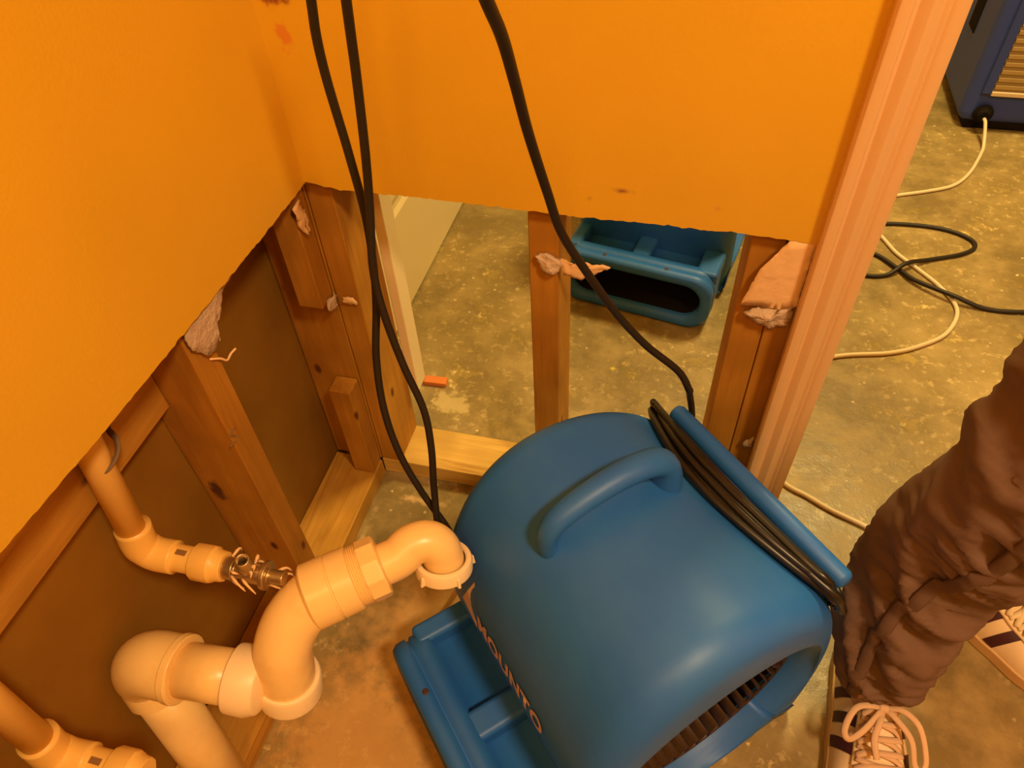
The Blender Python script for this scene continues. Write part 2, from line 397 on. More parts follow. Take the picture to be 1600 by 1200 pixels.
o = rag('paper_flap', [(-.016, .014), (.000, .008), (.018, .010), (.048, .008), (.030, -.006), (.012, -.016), (-.010, -.012)], 'y', .006, .002, M_paper, None, t, amp=.004, seed=7)
o['label'] = 'peeling orange paper strip'
rag('torn_wall_paper', [(.672, .598), (.684, .606), (.690, .590), (.702, .578), (.694, .570), (.688, .548), (.680, .560), (.676, .580)], 'x', -.470, -.004, M_paper,
    'small torn paper tuft near the top of the upper corner block', amp=.006, seed=8)
rag('torn_wall_paper', [(.690, .434), (.706, .440), (.712, .430), (.706, .414), (.694, .416), (.684, .424)], 'x', -.472, -.006, M_gyp,
    'small pale tuft of paper under the bottom end of the upper corner block', amp=.005, seed=9)
rag('torn_wall_paper', [(-.461, .428), (-.444, .430), (-.440, .420), (-.450, .416), (-.462, .419)], 'y', .712, .004, M_paper,
    'little orange paper tuft stuck on the corner stud behind the cables', amp=.004, seed=10)
rag('torn_wall_paper', [(.128, .262), (.138, .270), (.138, .250), (.131, .244), (.126, .250)], 'y', .708, .006, M_gyp,
    'tiny white gypsum crumb low on the trimmer beside the door casing', amp=.004, seed=11)

# ------------------------------------------------------------------ white panel door in the hall
dx = -.58
door = st(box('door_1', (dx - .035, dx - .012, 1.02, 1.80, .006, 2.03), M_white, bevel=.002))
door['label'] = 'white panelled door leaf standing open'
def frame_panel(y0, y1, z0, z1):
    V = []; 
    for (i, x) in ((0, dx - .0038), (.012, dx - .009), (.022, dx - .0095), (.040, dx - .0045)):
        V += [(x, y0 + i, z0 + i), (x, y1 - i, z0 + i), (x, y1 - i, z1 - i), (x, y0 + i, z1 - i)]
    F = []
    for r in range(3):
        for k in range(4): F.append((r * 4 + k, r * 4 + (k + 1) % 4, r * 4 + 4 + (k + 1) % 4, r * 4 + 4 + k))
    F.append((12, 13, 14, 15)); return V, F
# face of the leaf around two raised panels
ys = [1.02, 1.13, 1.36, 1.46, 1.69, 1.80]; zs = [.006, .235, .95, 1.08, 1.9, 2.03]
parts = []
for i in range(5):
    for j in range(5):
        if i in (1, 3) and j in (1, 3): parts.append(frame_panel(ys[i], ys[i + 1], zs[j], zs[j + 1]))
        else: parts.append(([(dx - .0038, ys[i], zs[j]), (dx - .0038, ys[i + 1], zs[j]), (dx - .0038, ys[i + 1], zs[j + 1]), (dx - .0038, ys[i], zs[j + 1])], [(0, 1, 2, 3)]))
V, F = join(parts); mesh('door_face', V, F, M_white, door)

# ------------------------------------------------------------------ air mover
A = Vector((.699, -.715, 0)).normalized()
U0, V0 = -.315, -.27                        # local x = u-U0, local y = -(v-V0)
def lc(u, v, z): return Vector((u - U0, -(v - V0), z))
UF, UN = -.487, -.142
PR = [(-.492, 0), (-.503, .06), (-.506, .13), (-.503, .19), (-.492, .25), (-.473, .305), (-.445, .348), (-.405, .384), (-.36, .410), (-.31, .425), (-.26, .425),
      (-.215, .408), (-.178, .375), (-.152, .330), (-.137, .285), (-.1315, .24), (-.133, .19), (-.140, .14), (-.146, .09), (-.15, .05), (-.15, 0)]
pc = smooth_path([Vector((a, b, 0)) for a, b in PR], 4)
prof2 = [(p.x, p.y) for p in pc] + [(-.15 - (.342) * k / 8, 0) for k in range(1, 8)]
def front_v(z):
    c = [(p.y, p.x) for p in pc if p.x > -.2 and p.y < .36]
    c.sort(); 
    for (z0, v0), (z1, v1) in zip(c, c[1:]):
        if z0 <= z <= z1 and z1 > z0: return v0 + (v1 - v0) * (z - z0) / (z1 - z0)
    return -.14
def top_z(v):
    c = sorted([(p.x, p.y) for p in pc if p.y > .2])
    for (v0, z0), (v1, z1) in zip(c, c[1:]):
        if v0 <= v <= v1 and v1 > v0: return z0 + (z1 - z0) * (v - v0) / (v1 - v0)
    return .3
def inset(loop, d):
    n = len(loop); out = []
    for i in range(n):
        a = Vector(loop[(i - 1) % n]); b = Vector(loop[(i + 1) % n]); t = (b - a).normalized()
        nn = Vector((t.y, -t.x))                       # inward for this winding (checked below)
        out.append(Vector(loop[i]) + nn * d)
    return [(p.x, max(p.y, 0)) for p in out]
def make_mover(loc, rz, label, simple=False):
    root = empty('air_mover', loc, label, 'air mover', None, rz)
    # housing ------------------------------------------------
    n = len(prof2); rings = []
    sgn = 1
    tst = inset(prof2, .01)
    if max(p[1] for p in tst) > max(p[1] for p in prof2): sgn = -1
    def ins(d): return inset(prof2, d * sgn)
    cen = (-.31, .185)
    # far side: cap, rounding
    rr = .030
    rings.append([(UF, *p) for p in [(cen[0] + (q[0] - cen[0]) * .3, cen[1] + (q[1] - cen[1]) * .3) for q in prof2]])
    for k in range(0, 7):
        a = math.pi / 2 * k / 6
        rings.append([(UF + rr * (1 - math.sin(a)) * 1.0 if False else UF + rr * (1 - math.cos(a)), *p) for p in ins(rr * (1 - math.sin(a)))])
    nr = .040
    for k in range(0, 9):
        a = math.pi / 2 * k / 8
        rings.append([(UN - nr + nr * math.sin(a), *p) for p in ins(nr * (1 - math.cos(a)) * .85)])
    # near side: blend to the round inlet, then flare inwards
    base = rings[-1]
    def circ(r):
        out = []
        for (_, v, z) in base:
            d = Vector((v - cen[0], z - cen[1])).normalized(); out.append((cen[0] + d.x * r, cen[1] + d.y * r))
        return out
    for r, du in ((.168, .002), (.160, .0), (.154, -.004), (.149, -.010), (.145, -.018), (.142, -.026), (.141, -.034)):
        c = circ(r); lim = []
        for (uu, v, z), (cv, cz) in zip(base, c):
            if (Vector((cv, cz)) - Vector(cen)).length > (Vector((v, z)) - Vector(cen)).length - .004:
                d = Vector((v - cen[0], z - cen[1])); q = Vector(cen) + d.normalized() * (d.length - .004); cv, cz = q.x, q.y
            lim.append((UN + du, cv, cz))
        rings.append(lim)
    V = [lc(*p) for rg in rings for p in rg]; F = []
    for i in range(len(rings) - 1):
        for k in range(n): F.append((i * n + k, i * n + (k + 1) % n, (i + 1) * n + (k + 1) % n, (i + 1) * n + k))
    F.append(tuple(range(n)))
    mesh('housing', V, F, M_blue, root, smooth=True)
    # interior: dark drum behind the blower wheel
    V, F = lathevf(lc(UN - .032, *cen), (-1, 0, 0), [(0, .1415), (.02, .142), (.22, .142), (.22, .02)], 40, caps=False)
    mesh('inner_drum', V, F, M_dark, root, smooth=True)
    # blower wheel: curved blades between two rings
    parts = []; nb = 44
    for i in range(nb):
        a0 = 2 * math.pi * i / nb; P = []
        for u in (UN - .026, UN - .20):
            for j in range(5):
                t = j / 4; r = .114 + .024 * t; a = a0 + .10 * math.sin(t * math.pi * .55) * 1.6
                P.append(lc(u, cen[0] + r * math.cos(a), cen[1] + r * math.sin(a)))
        parts.append((P, [(j, j + 1, 5 + j + 1, 5 + j) for j in range(4)]))
    V, F = join(parts)
    bw = mesh('blower_wheel', V, F, M_wheel, root, smooth=True)
    sm_ = bw.modifiers.new('s', 'SOLIDIFY'); sm_.thickness = .0014
    V, F = lathevf(lc(UN - .030, *cen), (1, 0, 0), [(0, .1385), (.004, .1385), (.004, .136), (0, .136)], 56, caps=False)
    mesh('wheel_ring', V, F, M_wheel, bw, smooth=True)
    lathe('motor_hub', lc(UN - .20, *cen), (1, 0, 0), [(0, .09), (.01, .088), (.03, .06), (.09, .055), (.10, .045)], M_dark, root)
    # outlet duct ---------------------------------------------
    def stad(u0, u1, z0, z1, r, k=8):
        pts = []
        for (cu, cz, a0) in ((u1 - r, z1 - r, 0), (u0 + r, z1 - r, 90), (u0 + r, z0 + r, 180), (u1 - r, z0 + r, 270)):
            for i in range(k + 1):
                a = R(a0 + 90 * i / k); pts.append((cu + r * math.cos(a), cz + r * math.sin(a)))
        return pts
    du0, du1 = -.480, -.148
    secs = [(-.15, stad(du0 + .004, du1 - .004, .002, .102, .02)), (-.084, stad(du0 + .004, du1 - .004, .002, .102, .03)), (-.078, stad(du0, du1, 0, .130, .040)), (-.056, stad(du0, du1, 0, .132, .042)), (-.054, stad(du0+.003, du1-.003, .003, .129, .042)), (-.051, stad(du0+.003, du1-.003, .003, .129, .042)), (-.049, stad(du0, du1, 0, .134, .042)), (-.036, stad(du0, du1, 0, .134, .045)),
            (-.029, stad(du0 + .004, du1 - .004, .004, .130, .045)), (-.027, stad(du0 + .010, du1 - .010, .010, .124, .043)), (-.030, stad(du0 + .020, du1 - .020, .022, .112, .040)),
            (-.045, stad(du0 + .024, du1 - .024, .026, .108, .038)), (-.066, stad(du0 + .028, du1 - .028, .026, .088, .030)), (-.13, stad(du0 + .028, du1 - .028, .026, .090, .030))]
    V, F = [], []; m = len(secs[0][1])
    for v, pts in secs: V += [lc(u, v, z) for u, z in pts]
    for i in range(len(secs) - 1):
        for k in range(m): F.append((i * m + k, i * m + (k + 1) % m, (i + 1) * m + (k + 1) % m, (i + 1) * m + k))
    mi = [1 if i >= 11 * m else 0 for i in range(len(F))]
    F.append(tuple((len(secs) - 1) * m + k for k in range(m))); mi.append(1)
    duct = mesh('outlet_duct', V, F, [M_blue, M_dark], root, smooth=True, mi=mi)
    parts = []
    for (a, b, v0, v1) in ((du0 + .001, du0 + .032, -.15, -.062), (du1 - .046, du1 - .001, -.15, -.062), (-.337, -.297, -.15, -.062)):
        pv = [lc(a, v0, .093), lc(b, v0, .093), lc(a, v1, .093), lc(b, v1, .093), lc(a, v0, .130), lc(b, v0, .130), lc(a, v1, .130), lc(b, v1, .130)]
        parts.append((pv, [(0, 2, 3, 1), (4, 5, 7, 6), (0, 1, 5, 4), (2, 6, 7, 3), (0, 4, 6, 2), (1, 3, 7, 5)]))
    for i, p in enumerate(parts): mesh('duct_rib', *p, M_blue, duct, bevel=.008, seg=4)
    for u in (-.385, -.25):
        lathe('screw', lc(u, -.043, .1335), (0, 0, 1), [(0, .0045), (.001, .0045), (.0015, .003)], M_scr, root, seg=14, bevel=0)
    # handle --------------------------------------------------
    hu = -.348
    P = smooth_path([lc(hu, -.214, .38), lc(hu, -.209, .415), lc(hu, -.214, .436), lc(hu, -.230, .450), lc(hu, -.265, .461), lc(hu, -.305, .465), lc(hu, -.338, .460), lc(hu, -.358, .448), lc(hu, -.367, .425), lc(hu, -.369, .38)], 5)
    nn = len(P); rs = [.0115 + .0065 * min(1, i / (nn * .8)) + (.005 * max(0, (i / nn - .8) / .2)) + (.004 * max(0, (.12 - i / nn) / .12)) for i in range(nn)]
    V, F = tubevf(P, rs, 18, True, flat=.85, up=(0, -1, 0)); mesh('handle', V, F, M_blue, root, smooth=True)
    # cord wrap bar and its web --------------------------------
    b0, b1 = -.457, -.164
    bar = mesh('cord_bar', *lathevf(lc(b0, -.477, .353), (1, 0, 0), [(0, .006), (.002, .010), (.006, .0125), (b1 - b0 - .006, .0125), (b1 - b0 - .002, .010), (b1 - b0, .006)], 22), M_blue, root, smooth=True)
    pv = []
    for z, v in ((.345, -.474), (.300, -.440)):
        pass
    web = [lc(-.40, -.476, .343), lc(-.22, -.476, .343), lc(-.20, -.44, .30), lc(-.42, -.44, .30), lc(-.40, -.466, .352), lc(-.22, -.466, .352), lc(-.20, -.42, .33), lc(-.42, -.42, .33)]
    mesh('cord_bracket', web, [(0, 1, 2, 3), (4, 7, 6, 5), (0, 4, 5, 1), (1, 5, 6, 2), (2, 6, 7, 3), (3, 7, 4, 0)], M_blue, root, bevel=.004)
    # wound power cord -----------------------------------------
    parts = []; random.seed(11)
    specs = [(.000, .0), (.010, .0), (.020, .0), (.030, .0), (.040, .0), (.049, .0), (.006, .009), (.017, .009), (.027, .009), (.037, .009), (.012, .018), (.022, .018)]
    for q, (bow, lift) in enumerate(specs):
        P = []; ua = -.475 + random.uniform(-.004, .012); ub = -.162 + random.uniform(-.010, .006); ns = 16
        for i in range(ns + 1):
            t = i / ns; s = math.sin(math.pi * t) ** .75; u = ua + (ub - ua) * t
            v = -.4565 + s * (.004 + bow) + .0015 * math.sin(t * 9 + q * 2.1) + (q % 3 - 1) * .0035 * (1 - s)
            z = top_z(v) + .0058 + lift + (1 - s) * .006 + .004 * math.sin(math.pi * t)
            P.append(lc(u, v, z))
        P.append(lc(ub + .005, -.466, .330)); P.append(lc(ub, -.478, .322 - .002 * q))
        for i in range(1, 6):
            t = i / 6; P.append(lc(ub + (ua - ub) * t, -.497 + .003 * (q % 3), .318 - .006 * (q % 3)))
        P.append(lc(ua, -.478, .322 - .002 * q)); P.append(lc(ua - .005, -.466, .330))
        Q = smooth_path(P + [P[0]], 3)[:-1]
        parts.append(tubevf(Q, .0047, 10, False, closed=True))
    V, F = join(parts); mesh('power_cord', V, F, M_cord, root, smooth=True)
    # lettering ------------------------------------------------
    if not simple:
        cu = bpy.data.curves.new('lettering', 'FONT'); cu.body = 'MOUNTO'; cu.size = .046; cu.offset = .0020; cu.space_character = 1.10
        tmp = bpy.data.objects.new('tmp', cu); COL.objects.link(tmp)
        dg = bpy.context.evaluated_depsgraph_get(); me = bpy.data.meshes.new_from_object(tmp.evaluated_get(dg))
        bpy.data.objects.remove(tmp)
        xs = [v.co.x for v in me.vertices]; x0, x1 = min(xs), max(xs); u_a, u_b = -.386, -.236
        bm = bmesh.new(); bm.from_mesh(me)
        bmesh.ops.triangulate(bm, faces=bm.faces)
        bmesh.ops.subdivide_edges(bm, edges=bm.edges, cuts=1)
        for v in bm.verts:
            u = u_a + (v.co.x - x0) / (x1 - x0) * (u_b - u_a); z = .224 + v.co.y * 1.0
            v.co = lc(u, front_v(z) + .0012, z)
        # mountain mark before the word
        for tri in ([(-.426, .238), (-.391, .214), (-.388, .268), (-.402, .305), (-.412, .275)],):
            vs = [bm.verts.new(lc(u, front_v(z) + .0015, z)) for u, z in tri]; bm.faces.new(vs)
        bm.to_mesh(me); bm.free()
        link('lettering', me, M_letter, root)
    return root
M_wheel = mat('dark_brown_plastic', (.03, .015, .010), .4)
M_scr = mat('screw_hole', (.05, .02, .012), .6)
p = A * U0 + Vector((A.y, -A.x, 0)) * V0
make_mover((p.x, p.y, 0), math.atan2(A.y, A.x), 'large blue air mover with curved handle and wound black cord, nearest the camera')
make_mover((-.049, 1.472, 0), R(-10.4), 'blue air mover beyond the studs with its wide dark outlet slot facing the partition', True)

# ------------------------------------------------------------------ hanging cables
def cable(name, pts, r, m, label, cat='cable', group=None, sm=8):
    o = tube(name, pts, r, m, sm=sm, seg=12); return tag(o, label, cat, group)
CAB = __import__('json').loads('''[[[-0.3177, 0.5752, 0.9493], [-0.325, 0.5763, 0.8809], [-0.3283, 0.5768, 0.8498], [-0.3275, 0.5761, 0.8113], [-0.3201, 0.5714, 0.7458], [-0.312, 0.562, 0.6814], [-0.3096, 0.5497, 0.6267], [-0.3104, 0.5377, 0.5839], [-0.3143, 0.518, 0.5243], [-0.3088, 0.4972, 0.4613], [-0.2922, 0.4793, 0.4032], [-0.2663, 0.4649, 0.351], [-0.2306, 0.4491, 0.2923], [-0.243, 0.468, 0.2], [-0.25, 0.5, 0.06], [-0.235, 0.53, 0.006], [-0.16, 0.60, 0.0048]], [[-0.2739, 0.5473, 0.9579], [-0.2823, 0.5541, 0.8906], [-0.2861, 0.5572, 0.86], [-0.2891, 0.5584, 0.8276], [-0.2942, 0.5552, 0.7575], [-0.2982, 0.5475, 0.7003], [-0.3022, 0.5353, 0.6391], [-0.2959, 0.525, 0.5883], [-0.2797, 0.5123, 0.5268], [-0.2596, 0.4997, 0.4702], [-0.2519, 0.4844, 0.4202], [-0.2493, 0.4658, 0.3687], [-0.2429, 0.4405, 0.3017], [-0.252, 0.462, 0.2], [-0.262, 0.505, 0.06], [-0.26, 0.54, 0.006], [-0.20, 0.62, 0.0048]], [[-0.1368, 0.383, 1.0102], [-0.1364, 0.4483, 0.9345], [-0.1362, 0.478, 0.9001], [-0.1369, 0.5079, 0.8559], [-0.1352, 0.5369, 0.8002], [-0.1264, 0.5638, 0.7305], [-0.1157, 0.5793, 0.6755], [-0.0902, 0.5944, 0.6162], [-0.0585, 0.6068, 0.5559], [-0.0239, 0.6164, 0.5064], [0.0166, 0.6255, 0.4631], [0.0333, 0.6279, 0.4303], [0.0356, 0.6645, 0.3889], [0.0465, 0.6748, 0.3244], [0.0465, 0.6848, 0.2444], [0.0365, 0.6898, 0.12]]]''')
cable('power_cable', CAB[0], .0043, M_cordm, 'left one of the two black cables hanging side by side in the corner')
cable('power_cable', CAB[1], .0043, M_cordm, 'right one of the two black cables hanging side by side in the corner')
cable('power_cable', CAB[2], .0045, M_cordm, 'single black cable hanging across the wall down to the air mover cord bar')

# ------------------------------------------------------------------ drain pipe
t = empty('drain_pipe', (-.53, .212, 0), 'cream white plastic drain pipe rising in the left wall and bending out into the room', 'drain pipe')
def D(*p): return Vector(p) - Vector((-.53, .212, 0))
tube('riser_pipe', [D(-.476, .155, .03), D(-.528, .209, .262)], .0302, M_pvc, t, seg=28)
# first elbow
P = []; r = .034
for i in range(13):
    a = math.pi / 2 * i / 12; P.append(D(-.53 + .042 * (1 - math.cos(a)), .212, .262 + .042 * math.sin(a)))
P = [D(-.5235, .2045, .236)] + P + [D(-.466, .2135, .304)]
tube('elbow_fitting', P, [.0365] * len(P), M_pvc, t, seg=28, bevel=.001)
lathe('fitting_rim', D(-.476, .213, .304), (1, .02, -.02), [(0, .0385), (.010, .0385)], M_pvc, t)
tube('stub_pipe', [D(-.47, .213, .304), D(-.395, .222, .294)], .0302, M_pvc, t, seg=28)
lathe('hub_fitting', D(-.412, .220, .296), (1, .10, -.10), [(0, .0375), (.022, .0385), (.034, .034), (.040, .020)], M_pvc2, t)
# trap adapter elbow: socket, big bend, union
C = [D(-.362, .235, .262), D(-.361, .237, .275), D(-.358, .242, .300), D(-.357, .252, .330), D(-.351, .270, .352), D(-.339, .289, .366), D(-.324, .304, .373)]
lathe('socket', D(-.362, .2335, .252), (C[2] - C[0]), [(0, .031), (.002, .0365), (.030, .0365), (.034, .0345)], M_pvc2, t)
tube('street_elbow', C, [.0315] * 49, M_pvc, t, seg=28, sm=8)
ax = (D(-.272, .345, .380) - D(-.330, .300, .374)).normalized(); q0 = D(-.334, .297, .3725)
lathe('coupling', q0, ax, [(-.003, .0330), (0, .0368), (.026, .0368), (.0262, .0352), (.028, .0352), (.0282, .0366), (.050, .0360), (.052, .031)], M_pvc, t, seg=40, bevel=.0006)
parts = []
thr = [(.051, .0325)]
for i in range(4): thr += [(.052 + i * .0025, .0325), (.0532 + i * .0025, .0340), (.0545 + i * .0025, .0325)]
lathe('screw_thread', q0, ax, thr + [(.0635, .031)], M_pvc, t, seg=40, bevel=0)
lathe('slip_nut', q0, ax, [(.062, .030), (.0622, .0355), (.081, .0355), (.083, .0335), (.084, .025)], M_pvc, t, seg=10, bevel=.002)
box('mould_mark', (-.006, .006, -.0012, .0012, -.003, .003), M_pvc, t).location = D(-.338, .262, .322)
# trap arm bending down into a winged nut
E0 = q0 + ax * .07
T = [E0, q0 + ax * .10, D(-.244, .373, .386), D(-.229, .383, .385), D(-.217, .385, .375), D(-.212, .382, .357), D(-.2115, .376, .337)]
tube('trap_arm', T, [.0235] * 49, M_pvc, t, seg=28, sm=8)
nax = (T[-1] - T[-2]).normalized(); nc = T[-2] + nax * .001
V, F = lathevf(nc, nax, [(0, .0255), (-.002, .0275), (-.001, .0320), (.003, .0335), (.015, .0335), (.016, .031), (.016, .0250), (.002, .0245)], 40, caps=False)
wn = mesh('winged_nut', V, F, M_pvc2, t, smooth=True, bevel=.0006)
nb = nax.orthogonal().normalized(); nb2 = nax.cross(nb)
parts = []
for k in range(5):
    a = k * math.pi * 2 / 5 + .9; d = nb * math.cos(a) + nb2 * math.sin(a); s = d.cross(nax)
    pv = [nc + d * r_ + nax * h + s * w_ for r_, h, w_ in ((.031, .003, -.0025), (.031, .003, .0025), (.031, .016, -.0025), (.031, .016, .0025), (.0355, .005, -.0015), (.0355, .005, .0015), (.0375, .016, -.0015), (.0375, .016, .0015))]
    mesh('nut_wing', pv, [(0, 1, 3, 2), (4, 6, 7, 5), (0, 4, 5, 1), (1, 5, 7, 3), (3, 7, 6, 2), (2, 6, 4, 0)], M_pvc2, wn, bevel=.0008)
# primer smear on the hub
rag('primer_smear', [(.018, .27), (.028, .268), (.030, .255), (.020, .252)], 'x', .150, .0, M_prime, None, t, amp=.001, seed=3) if False else None

# ------------------------------------------------------------------ supply pipes
def supply(base, lean, label, mp, full):
    bx, by, bz = base          # elbow centre
    t = empty('supply_pipe', base, label, 'water pipe')
    P = lambda x, y, z: Vector((x, y, z))
    tube('riser_pipe', [P(0, lean, .30), P(0, 0, .02)], .0145, mp, t, seg=22)
    tube('elbow_fitting', [P(0, lean * .12, .040), P(0, 0, .015), P(.004, 0, .004), P(.014, 0, -.003), P(.035, .002, -.006)], [.0185] * 25, mp, t, seg=22, sm=6)
    lathe('fitting_rim', P(.036, .002, -.006), (1, .04, -.03), [(0, .0150), (.024, .0150)], mp, t, bevel=0)
    lathe('adapter', P(.058, .003, -.0065), (1, .04, -.03), [(0, .0195), (.002, .0205), (.022, .0205), (.026, .0175), (.036, .0165)], mp, t, seg=12)
    b = box('printed_marks', (-.006, .006, -.003, .003, 0, .0006), M_cpvcink, t, bevel=0); b.location = (.047, .002, .009); 
    if full:
        v = lathe('shutoff_valve', P(.092, .004, -.008), (1, .04, -.03), [(0, .012), (.014, .013), (.014, .009), (.030, .009), (.030, .012), (.046, .012), (.046, .016), (.052, .016), (.052, .008), (.07, .008)], M_metal, t)
        V, F = lathevf(P(.122, .004, -.002), (.15, -.1, 1), [(0, .0075), (.028, .0075), (.028, .0055), (.012, .0055)], 20, caps=False)
        mesh('valve_outlet', V, F, M_metal, v, smooth=True)
        random.seed(5); parts = []
        for i in range(16):
            x = .096 + random.random() * .055; a = random.uniform(0, 6.28); d = Vector((random.uniform(-.3, .9), math.cos(a), math.sin(a))).normalized()
            p0 = P(x, .004, -.008) + d * .010; p1 = p0 + d * random.uniform(.006, .013) + Vector((.006, 0, 0)); p2 = p1 + Vector((random.uniform(-.004, .01), random.uniform(-.004, .004), -.009))
            parts.append(tubevf(smooth_path([p0, p1, p2], 3), [  .0012, .0016, .0018, .0014, .0012, .001, .0006], 7))
        V, F = join(parts); mesh('torn_tape', V, F, M_paper, v, smooth=True)
    return t
sp1 = supply((-.52, .293, .408), .04, 'cream plastic water pipe ending in a ragged brass valve, behind the drain pipe', M_cpvc, True)
o = tube('pipe_strap', [Vector(p) - Vector((-.52, .293, .408)) for p in ((-.535, .318, .538), (-.522, .3035, .536), (-.508, .306, .541), (-.503, .320, .548), (-.510, .334, .553), (-.528, .345, .552), (-.535, .358, .550))], .0042, M_prime, sp1, seg=8, sm=5, flat=.45)
supply((-.52, .098, .348), .02, 'cream plastic water pipe in the left wall, lower of the two thin ones', M_cpvc, False)

# ------------------------------------------------------------------ dehumidifier in the hall
t = empty('dehumidifier', (.70, 2.19, 0), 'tall dark blue dehumidifier with tan louvred grille, far back in the hall', 'dehumidifier', None, 0)
def rbox(x0, x1, y0, y1, z0, z1): return boxvf(x0, x1, y0, y1, z0, z1)
box('cabinet', (0, .46, .012, .42, .012, .80), M_blue2, t, bevel=.035, seg=5)
box('base_skirt', (.02, .44, .02, .40, 0, .03), M_dark, t, bevel=.006)
for nm, b in (('bezel', (.03, .052, -.004, .02, .11, .74)), ('bezel', (.052, .43, -.004, .02, .105, .118))):
    box(nm, b, M_blue2 if b[1] < .06 else M_wcord, t, bevel=.003)
vs = []
parts = []
for i in range(30):
    z = .124 + i * .0205; parts.append(boxvf(.054, .43, -.002, .012, z, z + .012))
V, F = join(parts); mesh('louvres', V, F, M_grille, t, bevel=.002)
box('filter_panel', (.052, .43, .004, .013, .118, .74), M_dark2 if False else M_grille, t)
box('side_handle', (-.003, .006, .17, .24, .20, .40), M_dark, t, bevel=.002)
lathe('power_inlet', (.055, .006, .052), (0, -1, 0), [(0, .026), (.006, .026), (.010, .018), (.022, .014)], M_dark, t)

# ------------------------------------------------------------------ cords on the hall floor
Z = .0045
cable('white_cord', [(.755, 2.168, .050), (.757, 2.150, .045), (.758, 2.10, .012)] + [(x, y, Z) for x, y in ((.748, 2.061), (.704, 1.955), (.655, 1.885), (.589, 1.846), (.509, 1.811), (.43, 1.77), (.41, 1.70), (.457, 1.628), (.487, 1.564), (.524, 1.515), (.57, 1.45), (.593, 1.378), (.563, 1.30), (.508, 1.25), (.443, 1.214), (.33, 1.179), (.22, 1.10), (.17, .99), (.19, .88), (.239, .836), (.274, .819), (.315, .797), (.366, .777), (.414, .752), (.50, .74), (.62, .80))],
      .0045, M_wcord, 'long cream white cord looping over the hall floor from the dehumidifier', 'cord')
cable('black_cord', [(x, y, z) for x, y, z in ((.30, 1.60, Z), (.38, 1.65, Z), (.461, 1.677, Z), (.542, 1.686, Z), (.613, 1.678, Z), (.660, 1.648, Z), (.663, 1.615, Z), (.628, 1.583, Z), (.555, 1.547, .006), (.50, 1.508, .018), (.459, 1.474, Z), (.41, 1.465, Z), (.37, 1.49, Z), (.39, 1.54, Z), (.437, 1.55, Z), (.485, 1.500, .006), (.51, 1.465, .009), (.545, 1.436, .014), (.591, 1.409, .016), (.652, 1.394, Z), (.728, 1.398, Z), (.86, 1.43, Z), (1.1, 1.5, Z))],
      .005, M_cordm, 'thin black cord crossing itself on the hall floor over the white cord', 'cord')
o = mesh('wood_chip', *join([boxvf(-.024, .024, -.010, .010, 0, .010)]), M_chip, bevel=.002); o.location = (-.452, .948, .0); o.rotation_euler = (0, 0, R(3))
tag(o, 'small orange wooden chip on the floor beyond the corner stud', 'wood chip')

# ------------------------------------------------------------------ person (lower body; trousers and trainers)
per = empty('person', (.42, .60, 0), 'person in brown gathered trousers and cream striped trainers, standing beside the big blue air mover', 'person')
PO = Vector((.42, .60, 0))
def leg_loft(C, RX, seg=80, seed=0, wr=1.0):
    """C: centres, RX: radii; rings horizontal-ish; wrinkles as smooth folds"""
    P = smooth_path(C, 18); n = len(P)
    m = len(C) - 1; rs = []
    for i in range(n):
        t = i / 18; k = min(int(t), m - 1); f = t - k; f2 = f * f * (3 - 2 * f); rs.append(RX[k] * (1 - f2) + RX[k + 1] * f2)
    V, F = [], []
    for i in range(n):
        T = (P[min(i + 1, n - 1)] - P[max(i - 1, 0)]).normalized(); X = Vector((1, 0, 0)); X = (X - T * X.dot(T)).normalized(); Y = T.cross(X)
        for k in range(seg):
            a = 2 * math.pi * k / seg
            q = Vector((math.cos(a) * .8, math.sin(a) * .8, P[i].z * 15 + .9 * math.sin(a + 1 + seed)))
            fold = abs(noise.noise(q + Vector((seed * 7, 0, 0)))); q2 = Vector((math.cos(a) * 1.6, math.sin(a) * 1.6, P[i].z * 62 + 2.2 * math.sin(a * 1 + seed)))
            fo2 = abs(noise.noise(q2))
            seamg = math.exp(-((math.atan2(math.sin(a - SEAM), math.cos(a - SEAM))) / .55) ** 2)
            d = wr * (.009 * (1 - fold * 3.2) + .0052 * (1 - 3.2 * fo2) * (.45 + .9 * seamg) - .003 * seamg)
            V.append(P[i] + (rs[i] + d - .004) * (math.cos(a) * X + math.sin(a) * Y))
    for i in range(n - 1):
        for k in range(seg): F.append((i * seg + k, i * seg + (k + 1) % seg, (i + 1) * seg + (k + 1) % seg, (i + 1) * seg + k))
    F.append(tuple(range(seg))); F.append(tuple((n - 1) * seg + k for k in range(seg - 1, -1, -1)))
    return V, F, P, rs, seg
SEAM = R(-115)
C1 = [Vector(c) - PO for c in ((.332, .476, .118), (.329, .478, .145), (.320, .488, .21), (.328, .512, .30), (.350, .520, .40), (.366, .515, .50), (.395, .54, .62), (.415, .60, .76), (.445, .655, .88))]
R1 = [.052, .058, .065, .072, .080, .084, .086, .096, .10]
C2 = [Vector(c) - PO for c in ((.487, .700, .105), (.489, .702, .135), (.495, .705, .20), (.505, .712, .30), (.515, .715, .40), (.52, .705, .50), (.525, .70, .62), (.52, .71, .76), (.515, .72, .88))]
R2 = [.054, .058, .062, .068, .074, .078, .084, .092, .10]
va, fa, P1, rs1, sg = leg_loft(C1, R1, seed=1)
vb, fb, P2, rs2, _ = leg_loft(C2, R2, seed=4)
hip = lathevf(Vector((.48, .685, .80)) - PO, (0, 0, 1), [(0, .10), (.03, .145), (.08, .165), (.15, .16), (.22, .15)], 40)
V, F = join([(va, fa), (vb, fb), hip])
tro = mesh('trousers', V, F, M_pants, per, smooth=True)
